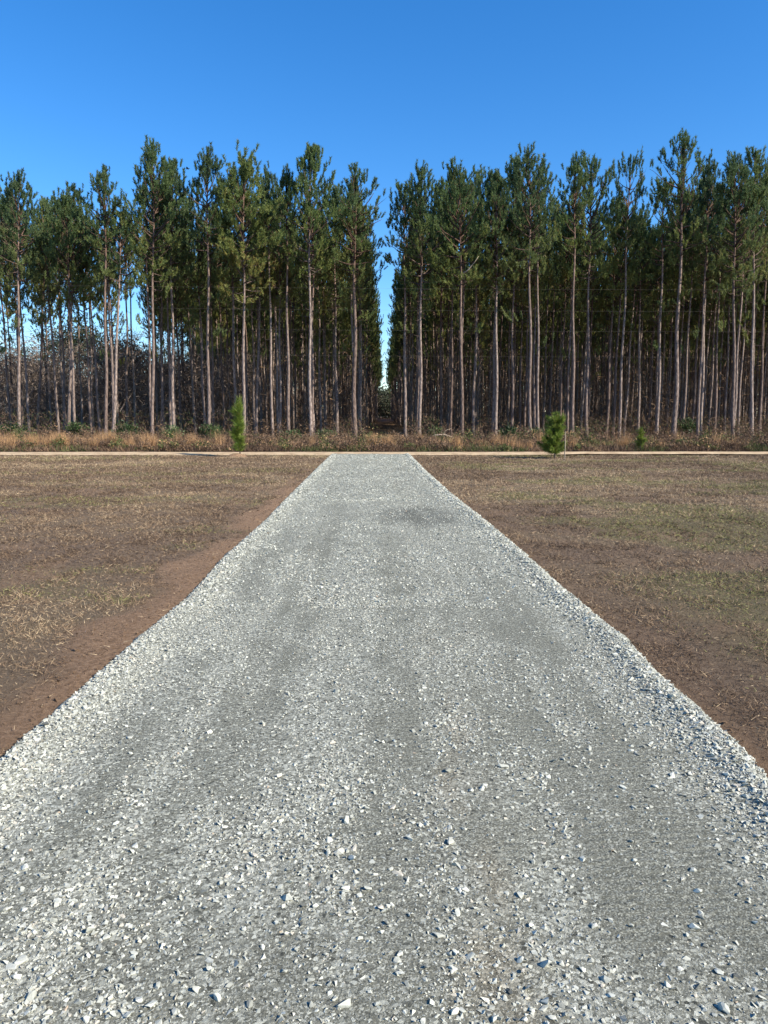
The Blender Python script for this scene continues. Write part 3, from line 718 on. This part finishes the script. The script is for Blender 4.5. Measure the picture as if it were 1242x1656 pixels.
# ------------------------------------------------------------------ bare hardwoods and evergreens behind the thin left end
def make_hardwood(seed, H=10.0):
    rg = np.random.default_rng(seed); tr, tw = Acc(), Acc()
    def grow(p, d, L, r, lev):
        k = 4; s = np.linspace(0, 1, k); pts = p + d * L * s[:, None] + rg.normal(0, 0.05 * L, (k, 3)) * s[:, None]
        v, f = tube(pts, r * (1 - 0.45 * s), 6 if lev == 0 else 3); (tr if lev < 2 else tw).add(v, f, rg.uniform(0.2, 0.9))
        if lev >= 4: return
        for q in range(rg.integers(3, 6) if lev else 7):
            s0 = rg.uniform(0.35, 1.0); pp = np.array([np.interp(s0, s, pts[:, c]) for c in range(3)])
            dd = unit(d * 0.7 + rg.normal(0, 0.55, 3) + np.array([0, 0, 0.15])); grow(pp, dd, L * rg.uniform(0.42, 0.65), r * 0.45, lev + 1)
    grow(np.zeros(3), unit(np.array([rg.normal(0, .06), rg.normal(0, .06), 1])), H * 0.5, 0.13, 0)
    return tr.mesh('trunk', True), tw.mesh('twigs')
HW = [make_hardwood(900 + k) for k in range(4)]
for a, b2 in HW: a.materials.append(GREYBARK); b2.materials.append(TWIG)
rg = np.random.default_rng(41)
for k in range(28):
    a = -0.54 + 0.35 * (k + 0.15 + 0.7 * rg.random()) / 28; d = rg.uniform(66, 104)
    t = thing('bare_tree', f'{ordn(k)} bare grey hardwood counted from the left, behind the thin end of the pines', 'tree', (a * d, d, 0), 'bare hardwoods behind the pines')
    tm, wm = HW[k % 4]
    put('trunk', tm, None, t); put('twigs', wm, None, t, 'stuff'); t.rotation_euler = (0, 0, rg.uniform(0, 6.28)); s = rg.uniform(0.75, 1.35); t.scale = (s, s, s)

def leaf_cloud(acc, c, rad, n, size, rg, t0, t1, clump=10):
    cc = unit(rg.normal(size=(clump, 3))) * rg.uniform(0.3, 0.85, (clump, 1)) * rad + c
    k = rg.integers(0, clump, n); P = cc[k] + rg.normal(0, 0.28, (n, 3)) * rad
    D = unit(rg.normal(size=(n, 3)) + np.array([0, 0, 0.4]))
    v, f = blades(P, D, size * rg.uniform(0.6, 1.3, n), size * 0.6, rg); tn = np.clip(rg.uniform(t0, t1, clump)[k] + rg.normal(0, 0.08, n), 0, 1)
    acc.add(v, f, np.repeat(tn, 3))
EV = [(196, 560, 80, 4.0, 'dark round evergreen seen between the twin trunks and the thin short pine'),
      (60, 585, 88, 3.6, 'evergreen low behind the leftmost full pine'), (290, 590, 92, 3.4, 'evergreen low behind the pine showing over the tallest left one'),
      (120, 520, 95, 4.5, 'tallest evergreen behind the broad flat-topped left pine')]
for px, py, d, rr, lb in EV:
    x, z = pixd(px, py, d); t = thing('evergreen_tree', lb, 'tree', (x, d, 0), 'evergreens behind the pines'); a = Acc(); rg = np.random.default_rng(px)
    leaf_cloud(a, np.array([0, 0, z - rr * 0.6]), np.array([rr, rr, rr * 0.75]), 5200, 0.34, rg, 0.0, 0.6, 26)
    put('crown', a.mesh('crown'), FARLEAF, t); v, f = tube([(0, 0, 0), (0.1, 0, z * 0.4), (0, 0, z - rr * 0.5)], [0.22, 0.18, 0.1], 7)
    put('trunk', mesh('trunk', v, f, None, True), GREYBARK, t)

# far wood that closes the view between the rows
rg = np.random.default_rng(53); a = Acc()
for k in range(260):
    x = -150 + 300 * (k + rg.random()) / 260; yb = rg.uniform(232, 290); hh = rg.uniform(8.5, 11.0) if abs(x) < 6 else rg.uniform(11, 16)
    leaf_cloud(a, np.array([x, yb, hh * 0.52]), np.array([3.4, 3.2, hh * 0.5]), 340, 0.95, rg, 0.0, 1.0, 10)
for k in range(30):
    hh = rg.uniform(7.5, 10.5); leaf_cloud(a, np.array([rg.uniform(-9, 9), rg.uniform(215, 228), hh * 0.5]), np.array([2.2, 2.0, hh * 0.5]), 420, 0.6, rg, 0.1, 1.0, 10)
put('far_wood', a.mesh('far_wood'), FARLEAF, kind='stuff')

# ------------------------------------------------------------------ brush along the road and undergrowth among the trunks
rg = np.random.default_rng(61)
n = 70000
y = 31.6 + 6.5 * rg.random(n) ** 1.25; x = rg.uniform(-1, 1, n) * (0.54 * y + 2)
px = CX + x / y * F
hh = (0.10 + 0.40 * sstep(31.6, 34.0, y)) * (0.25 + 1.5 * fbm(x * 0.9, y * 0.7, 63, 4) ** 1.6)
broom = sstep(0.38, 0.55, fbm(x * 0.55, y * 0.3, 65, 3)) * np.where(px < 330, 1.0, np.where(px < 640, 0.28, np.where(px < 880, 0.55, 0.22))) * sstep(31.9, 32.8, y)
gre = sstep(0.5, 0.66, fbm(x * 0.6 + 30, y * 0.5, 67, 3)) * 0.65
tone = np.clip(rg.normal(0.15, 0.10, n) + 0.35 * (fbm(x * 0.9, y * 0.7, 85, 3) - 0.5), 0, 0.42); q = rg.random(n)
m = q < broom * 0.8; tone[m] = np.clip(rg.normal(0.52, 0.12, m.sum()), 0.25, 0.695)
m2 = (~m) & (rg.random(n) < gre); tone[m2] = rg.uniform(0.72, 1.0, m2.sum())
el = np.where(m, np.abs(rg.normal(1.25, 0.2, n)), np.abs(rg.normal(0.8, 0.5, n))); az = rg.uniform(0, 6.283, n)
D = np.stack([np.cos(az) * np.cos(el), np.sin(az) * np.cos(el), np.sin(el)], -1)
z0 = np.where(m, 0.0, rg.random(n) * hh * 0.75)
v, f = blades(np.stack([x, y, z0], -1), D, np.where(m, hh * rg.uniform(0.8, 1.35, n), rg.uniform(0.1, 0.35, n)), np.where(m, 0.016, 0.03), rg)
put('roadside_brush', mesh('roadside_brush', v, f, {'tone': np.repeat(tone, 3)}), BROOM, kind='stuff')

bc = Acc()
for k in range(520):                                        # broomsedge plumes
    y_ = 32.5 + 4.0 * rg.random(); x_ = rg.uniform(-1, 1) * (0.54 * y_ + 1); p_ = CX + x_ / y_ * F
    w_ = 0.85 if p_ < 340 else 0.22 if p_ < 600 else 0.45 if p_ < 880 else 0.2
    if rg.random() > w_ * sstep(0.3, 0.55, float(fbm(np.array(x_ * 0.6), np.array(y_ * 0.5), 95, 3))): continue
    m_ = 110; el = np.clip(rg.normal(1.3, 0.2, m_), 0.5, 1.57); az = rg.uniform(0, 6.283, m_) * 0.5 + rg.uniform(0, 6.28); h_ = rg.uniform(0.45, 1.0)
    bv, bf = blades(np.stack([x_ + rg.normal(0, 0.09, m_), y_ + rg.normal(0, 0.09, m_), np.zeros(m_)], -1), np.stack([np.cos(az) * np.cos(el), np.sin(az) * np.cos(el), np.sin(el)], -1), h_ * rg.uniform(0.5, 1.05, m_), 0.017, rg)
    bc.add(bv, bf, np.repeat(np.clip(rg.normal(0.47, 0.12, m_), 0.2, 0.69), 3))
put('broomsedge', bc.mesh('broomsedge'), BROOM, kind='stuff')
a = Acc()                                                   # low rounded weeds and dead shrubs crowding the band
for k in range(520):
    y_ = 31.9 + 6.0 * rg.random() ** 1.3; x_ = rg.uniform(-1, 1) * (0.54 * y_ + 1); h_ = rg.uniform(0.18, 0.75) ** 1.3 * (0.7 + 0.16 * (y_ - 31.9)) * 1.15; g_ = rg.random() < 0.22
    leaf_cloud(a, np.array([x_, y_, h_ * 0.55]), np.array([rg.uniform(0.2, 0.6), 0.35, h_ * 0.5]), 150, 0.085, rg, 0.72 if g_ else 0.0, 0.95 if g_ else 0.33, 8)
put('roadside_weeds', a.mesh('roadside_weeds'), BROOM, kind='stuff')

n = 90000
y = 37.0 + 40 * rg.random(n) ** 1.5; x = rg.uniform(-1, 1, n) * (0.54 * y + 2); px = CX + x / y * F
dens = sstep(0.36, 0.62, fbm(x * 0.45, y * 0.45, 69, 4)); ok = (rg.random(n) < dens) & ((np.abs(x - 0.1) > 1.3) | (y < 40))
x, y, px, dens = x[ok], y[ok], px[ok], dens[ok]; n = len(x)
hmax = (0.5 + 0.9 * dens * sstep(37, 44, y)) * np.where(px < 420, 1.25, 1.0); z = hmax * rg.random(n)
tone = np.clip(rg.normal(0.16, 0.09, n), 0, 0.40); m = rg.random(n) < 0.5 * sstep(0.45, 0.6, fbm(x * 0.4 + 50, y * 0.4, 73, 3)); tone[m] = rg.uniform(0.72, 0.95, m.sum())
v, f = blades(np.stack([x, y, z], -1), unit(rg.normal(size=(n, 3)) + np.array([0, 0, 0.7])), rg.uniform(0.12, 0.4, n), 0.022, rg)
put('undergrowth', mesh('undergrowth', v, f, {'tone': np.repeat(tone, 3)}), BROOM, kind='stuff')

n = 95000                                                   # brown twiggy thicket behind the thin left end
y = rg.uniform(60, 100, n); x = y * rg.uniform(-0.57, -0.17, n); hm = 2.5 + 8.0 * fbm(x * 0.25, y * 0.2, 75, 3); z = hm * rg.random(n) ** 1.2
v, f = blades(np.stack([x, y, z], -1), unit(rg.normal(size=(n, 3)) * np.array([1, 1, 0.8]) + np.array([0, 0, 0.6])), rg.uniform(0.4, 1.3, n), 0.05, rg)
put('thicket', mesh('thicket', v, f, {'tone': np.repeat(np.clip(rg.normal(0.45, 0.25, n), 0, 1), 3)}), TWIG, kind='stuff')

n = 150000                                                  # dead twigs and brown saplings between the trunks
y = rg.uniform(52, 130, n); x = y * rg.uniform(-0.22, 0.56, n); cl = fbm(x * 0.5, y * 0.25, 87, 3)
ok = (np.abs(x - 0.1) > 1.5 - 0.9 * sstep(90, 125, y)) & (rg.random(n) < sstep(0.35, 0.6, cl)); x, y = x[ok], y[ok]; n = len(x); z = 6.5 * rg.random(n) ** 1.9
v, f = blades(np.stack([x, y, z], -1), unit(rg.normal(size=(n, 3)) + np.array([0, 0, 0.5])), rg.uniform(0.25, 0.8, n), 0.04, rg)
put('understory', mesh('understory', v, f, {'tone': np.repeat(np.clip(rg.normal(0.27, 0.1, n), 0, 0.5), 3)}), BROOM, kind='stuff')

# fallen branches and sticks on the forest path
n = 5000
y = 38 + 90 * rg.random(n) ** 1.6; x = 0.1 + rg.normal(0, 1.2, n); az = rg.uniform(-0.5, 0.5, n) + math.pi * (rg.random(n) < 0.5)
v, f = blades(np.stack([x, y, rg.uniform(0.03, 0.12, n)], -1), np.stack([np.cos(az), np.sin(az), rg.uniform(-0.03, 0.2, n)], -1), rg.uniform(0.2, 1.0, n), 0.05, rg)
put('path_litter', mesh('path_litter', v, f, {'tone': np.repeat(rg.uniform(0.15, 0.55, n), 3)}), BROOM, kind='stuff')

# tufts of broomsedge one can pick out
for px, py, h, lb in [(625, 733, 0.75, 'orange broomsedge tuft standing at the foot of the forest gap'), (243, 731, 0.85, 'orange broomsedge tuft below the tallest left pine'),
                      (312, 731, 0.72, 'tan broomsedge tuft below the round-topped pine with pale trunk'), (737, 732, 0.72, 'orange broomsedge tuft below the pale-limbed pine'),
                      (180, 731, 0.95, 'broomsedge tuft at the foot of the twin trunks'), (100, 731, 0.95, 'broomsedge tuft below the broad flat-topped left pine'), (50, 731, 0.8, 'broomsedge tuft below the leftmost full pine')]:
    d = 33.0; x = (px - CX) / F * d; rg = np.random.default_rng(px); n = 420
    el = np.clip(rg.normal(1.32, 0.16, n), 0.6, 1.57); az = rg.uniform(0, 6.283, n)
    v, f = blades(np.stack([rg.normal(0, 0.10, n), rg.normal(0, 0.10, n), np.zeros(n)], -1), np.stack([np.cos(az) * np.cos(el), np.sin(az) * np.cos(el), np.sin(el)], -1), h * rg.uniform(0.5, 1.05, n), 0.018, rg)
    o = put('broomsedge_tuft', mesh('broomsedge_tuft', v, f, {'tone': np.repeat(np.clip(rg.normal(0.52, 0.1, n), 0.3, 0.69), 3)}), BROOM); o.location = (x, d, 0)
    tag(o, lb, 'grass tuft', 'broomsedge tufts by the sand road')

# leafy bushes
BUSH = [(280, 694, 39, 0.62, 0.9, 0.5, 1.0, 'light-leaved bush at the forest edge below the tallest left pine'), (822, 694, 41, 0.55, 0.8, 0.0, 0.35, 'dark low bush by the trunk of the full olive-tinted pine'),
        (705, 690, 42, 0.5, 0.8, 0.2, 0.7, 'green bush right of the gap below the second pine'), (528, 694, 41, 0.55, 0.7, 0.3, 0.8, 'green bush left of the gap below the spired pine'),
        (20, 690, 42, 0.8, 1.0, 0.1, 0.5, 'dark green bush below the pine cut by the left side'), (206, 690, 43, 0.8, 1.1, 0.0, 0.4, 'dark bush right of the twin trunks'),
        (128, 688, 44, 0.7, 1.1, 0.1, 0.6, 'bush left of the twin trunks'), (1108, 676, 48, 0.7, 1.4, 0.2, 0.6, 'tall brownish green bush right of the thick dark trunk'),
        (870, 690, 42, 0.5, 0.8, 0.3, 0.7, 'green bush behind the bushy young pine'), (345, 690, 43, 0.7, 1.0, 0.2, 0.6, 'bush left of the slim young pine'), (470, 694, 40, 0.5, 0.7, 0.2, 0.7, 'bush below the narrow thin-crowned pine')]
for px, py, d, rr, h, t0, t1, lb in BUSH:
    x = (px - CX) / F * d; rg = np.random.default_rng(px + 5); t = thing('bush', lb, 'bush', (x, d, 0), 'leafy bushes at the forest edge'); a, s_ = Acc(), Acc()
    leaf_cloud(a, np.array([0, 0, h * 0.62]), np.array([rr, rr * 0.8, h * 0.42]), 900, 0.13, rg, t0, t1, 14)
    for q in range(9):
        az = rg.uniform(0, 6.28); v, f = tube([(0, 0, 0), (0.4 * rr * math.cos(az), 0.4 * rr * math.sin(az), h * 0.5), (0.8 * rr * math.cos(az), 0.8 * rr * math.sin(az), h * 0.95)], [0.02, 0.014, 0.006], 4); s_.add(v, f, 0.5)
    put('leaves', a.mesh('leaves'), LEAF, t); put('stems', s_.mesh('stems'), TWIG, t)

# ------------------------------------------------------------------ young pines
def young_pine(px, py, H, tiers, nl, label, seed, lowbias=None, d=None):
    if d is None: x, y = pix(px, py)
    else: x, y = (px - CX) / F * d, d
    rg = np.random.default_rng(seed); t = thing('young_pine', label, 'young pine', (x, y, 0), 'young pines by the sand road'); tr, nd_ = Acc(), Acc()
    zz = np.linspace(0, H * 0.97, 8); ax = np.stack([0.02 * np.sin(zz * 3), 0.02 * np.cos(zz * 2.3), zz], -1)
    v, f = tube(ax, 0.03 * (1 - 0.75 * zz / H) + 0.004, 6); tr.add(v, f, 0.5)
    P, D = [], []
    def shoot(p0, d, L):
        k = max(3, int(L / 0.045)); s = np.linspace(0.12, 1, k); pts = p0 + d * L * s[:, None] + np.array([0, 0, 0.25 * L]) * (s ** 2)[:, None]
        v, f = tube([p0, pts[k // 2], pts[-1]], [0.010, 0.008, 0.005], 4); tr.add(v, f, 0.5)
        for q in pts: P.append(q); D.append(d)
    for (z0, z1, w, num, el) in tiers:
        for q in range(num):
            z = rg.uniform(z0, z1) * H; az = rg.uniform(0, 6.28); e = el + rg.normal(0, 0.2); w_ = w * rg.uniform(0.6, 1.15)
            if lowbias and z < 0.45 * H and math.cos(az) < -0.3: w_ *= lowbias
            shoot(np.array([0, 0, z]), np.array([math.cos(az) * math.cos(e), math.sin(az) * math.cos(e), math.sin(e)]), w_)
    for z in np.linspace(0.55 * H, H * 0.97, 14): P.append(np.array([0, 0, z])); D.append(np.array([0, 0, 1.0]))
    P, D = np.array(P), np.array(D); k = 34; n = len(P) * k; PP = np.repeat(P, k, 0); DD = np.repeat(D, k, 0)
    Rr = rg.normal(size=(n, 3)); Rr = unit(Rr - DD * (Rr * DD).sum(1, keepdims=True))
    v, f = blades(PP, unit(DD * rg.uniform(0.4, 1.1, (n, 1)) + Rr * 0.7 + np.array([0, 0, 0.12])), nl * rg.uniform(0.65, 1.15, n), 0.014, rg)
    tone = np.clip(rg.normal(0.56, 0.2, len(P)).repeat(k) + rg.normal(0, 0.12, n), 0, 0.95)
    nd_.add(v, f, np.repeat(tone, 3))
    put('trunk', tr.mesh('trunk', True), TWIG, t); put('needles', nd_.mesh('needles'), YOUNG, t); return t, x, y
_, yx, yy_ = young_pine(388, 739, 2.2, [(0.08, 0.5, 0.27, 22, 0.95), (0.45, 0.72, 0.2, 12, 1.05), (0.7, 0.9, 0.11, 8, 1.25)], 0.27, 'slim column-like young pine left of the gravel drive with a dirt mound at its foot', 3)
young_pine(897, 742, 1.5, [(0.05, 0.3, 0.36, 16, 0.25), (0.3, 0.6, 0.34, 22, 0.4), (0.6, 0.86, 0.32, 20, 0.6)], 0.17, 'bushy young pine right of the gravel drive with a stake beside it', 4, 1.5)
young_pine(1034, 729, 0.95, [(0.1, 0.5, 0.22, 12, 0.8), (0.5, 0.9, 0.15, 8, 1.0)], 0.16, 'small young pine in the roadside brush beyond the sand road', 5, None, 31.9)
# stake beside the bushy pine
x, y = pix(913, 743); v, f = tube([(0, 0, -0.05), (0.005, 0, 0.45), (0.0, 0.01, 0.98), (0, 0.01, 1.0)], [0.02, 0.02, 0.019, 0.012], 4)
o = put('wooden_stake', mesh('wooden_stake', v, f), WOOD); o.location = (x, y, 0); tag(o, 'thin pale wooden stake beside the bushy young pine', 'stake')
# dirt mound
rg = np.random.default_rng(9); v, f = grid(np.linspace(-0.45, 0.45, 25), np.linspace(-0.4, 0.4, 23), lambda X, Y: 0.16 * np.clip(1 - (X / 0.42) ** 2 - (Y / 0.38) ** 2, -0.1, 1) + 0.05 * (fbm(X * 9, Y * 9, 7, 3) - 0.5) - 0.015)
o = put('dirt_mound', mesh('dirt_mound', v, f, {'dirt': np.ones(len(v)), 'green': np.zeros(len(v)), 'straw': np.zeros(len(v))}, True), SOIL); o.location = (yx - 0.1, yy_ - 0.05, 0); tag(o, 'low mound of reddish dirt around the foot of the slim young pine', 'dirt mound')
# clods of dirt on the road edge
for px, lb in [(252, 'two dark clods of dirt lying on the far edge of the mown field'), (263, 'smaller dark clod of dirt next to the first on the field edge')]:
    x, y = pix(px, 738); sv, sf = stone_mesh(14, px, 0.6); o = put('dirt_clod', mesh('dirt_clod', sv * 0.09, sf, {'dirt': np.zeros(len(sv)), 'green': np.zeros(len(sv)), 'straw': np.zeros(len(sv))}), SOIL); o.location = (x, y, 0.03); tag(o, lb.replace('two dark clods', 'larger dark clod'), 'dirt clod', 'clods on the field edge')
# fallen pale branch in the brush
d = 37.5; x = (712 - CX) / F * d; a = Acc()
v, f = tube([(-0.65, 0, 0.42), (-0.25, 0.05, 0.60), (0.2, 0, 0.62), (0.7, 0.1, 0.45), (1.0, 0.1, 0.2)], [0.02, 0.035, 0.04, 0.03, 0.012], 6); a.add(v, f)
v, f = tube([(0.1, 0, 0.62), (0.3, 0.1, 0.85), (0.55, 0.12, 0.92)], [0.02, 0.014, 0.006], 5); a.add(v, f)
o = put('fallen_branch', a.mesh('fallen_branch', True), WOOD); o.location = (x, d, -0.05); tag(o, 'pale bent dead branch caught in the brush right of the gap', 'branch')
# bare pale limb of the pale-limbed pine is its own part
hero_t = [o for o in C.objects if o.get('label', '').startswith('pine with a bare pale limb')][0]
v, f = tube([(0.05, 0, 0), (0.5, -0.2, 0.25), (0.95, -0.3, 0.75), (1.2, -0.35, 1.1)], [0.05, 0.04, 0.028, 0.012], 6)
lm = put('bare_limb', mesh('bare_limb', v, f, None, True), WOOD, hero_t); lm.location = (0, 0, 11.0); lm.rotation_euler = (0, 0, -hero_t.rotation_euler[2])

# ------------------------------------------------------------------ wires above the road, a bird
for z, yw, lb in [(6.95, 33.0, 'topmost thin utility wire crossing in front of the right-hand pines'), (6.05, 33.1, 'second thin utility wire from the top, crossing the pine trunks'), (5.2, 33.2, 'third thin utility wire, passing the pines at mid trunk'), (4.1, 33.2, 'lowest thin utility wire crossing the pine trunks')]:
    xs = np.linspace(-70, 70, 60); v, f = tube(np.stack([xs, np.full(60, yw), z + 0.9 * ((xs - 20) / 75) ** 2 - 0.02], -1), 0.0016, 5)
    tag(put('utility_wire', mesh('utility_wire', v, f, None, True), METAL), lb, 'wire', 'utility wires above the sand road')
bd = 60.0; bx, bz = pixd(303, 273, bd)
t = thing('bird', 'tiny dark bird flying against the blue sky above the left pines', 'bird', (bx, bd, bz))
v, f = tube([(-0.16, 0, 0), (-0.10, 0, 0.0), (0, 0, 0.01), (0.1, 0, 0.02), (0.15, 0, 0.03), (0.19, 0, 0.02)], [0.012, 0.025, 0.04, 0.03, 0.022, 0.004], 8)
put('body', mesh('body', v, f, None, True), FEATHER, t)
for s in (1, -1):
    v = np.array([(-0.05, 0.02 * s, 0.02), (0.07, 0.02 * s, 0.03), (0.06, 0.17 * s, 0.08), (-0.06, 0.17 * s, 0.07), (0.0, 0.36 * s, 0.04), (0.0, 0.1 * s, 0.075)])
    put('wing', mesh('wing', v, [(0, 1, 5), (1, 2, 5), (2, 3, 5), (3, 0, 5), (2, 4, 3), (0, 2, 1), (0, 3, 2)] if s > 0 else [(1, 0, 5), (2, 1, 5), (3, 2, 5), (0, 3, 5), (4, 2, 3), (2, 0, 1), (3, 0, 2)]), FEATHER, t)
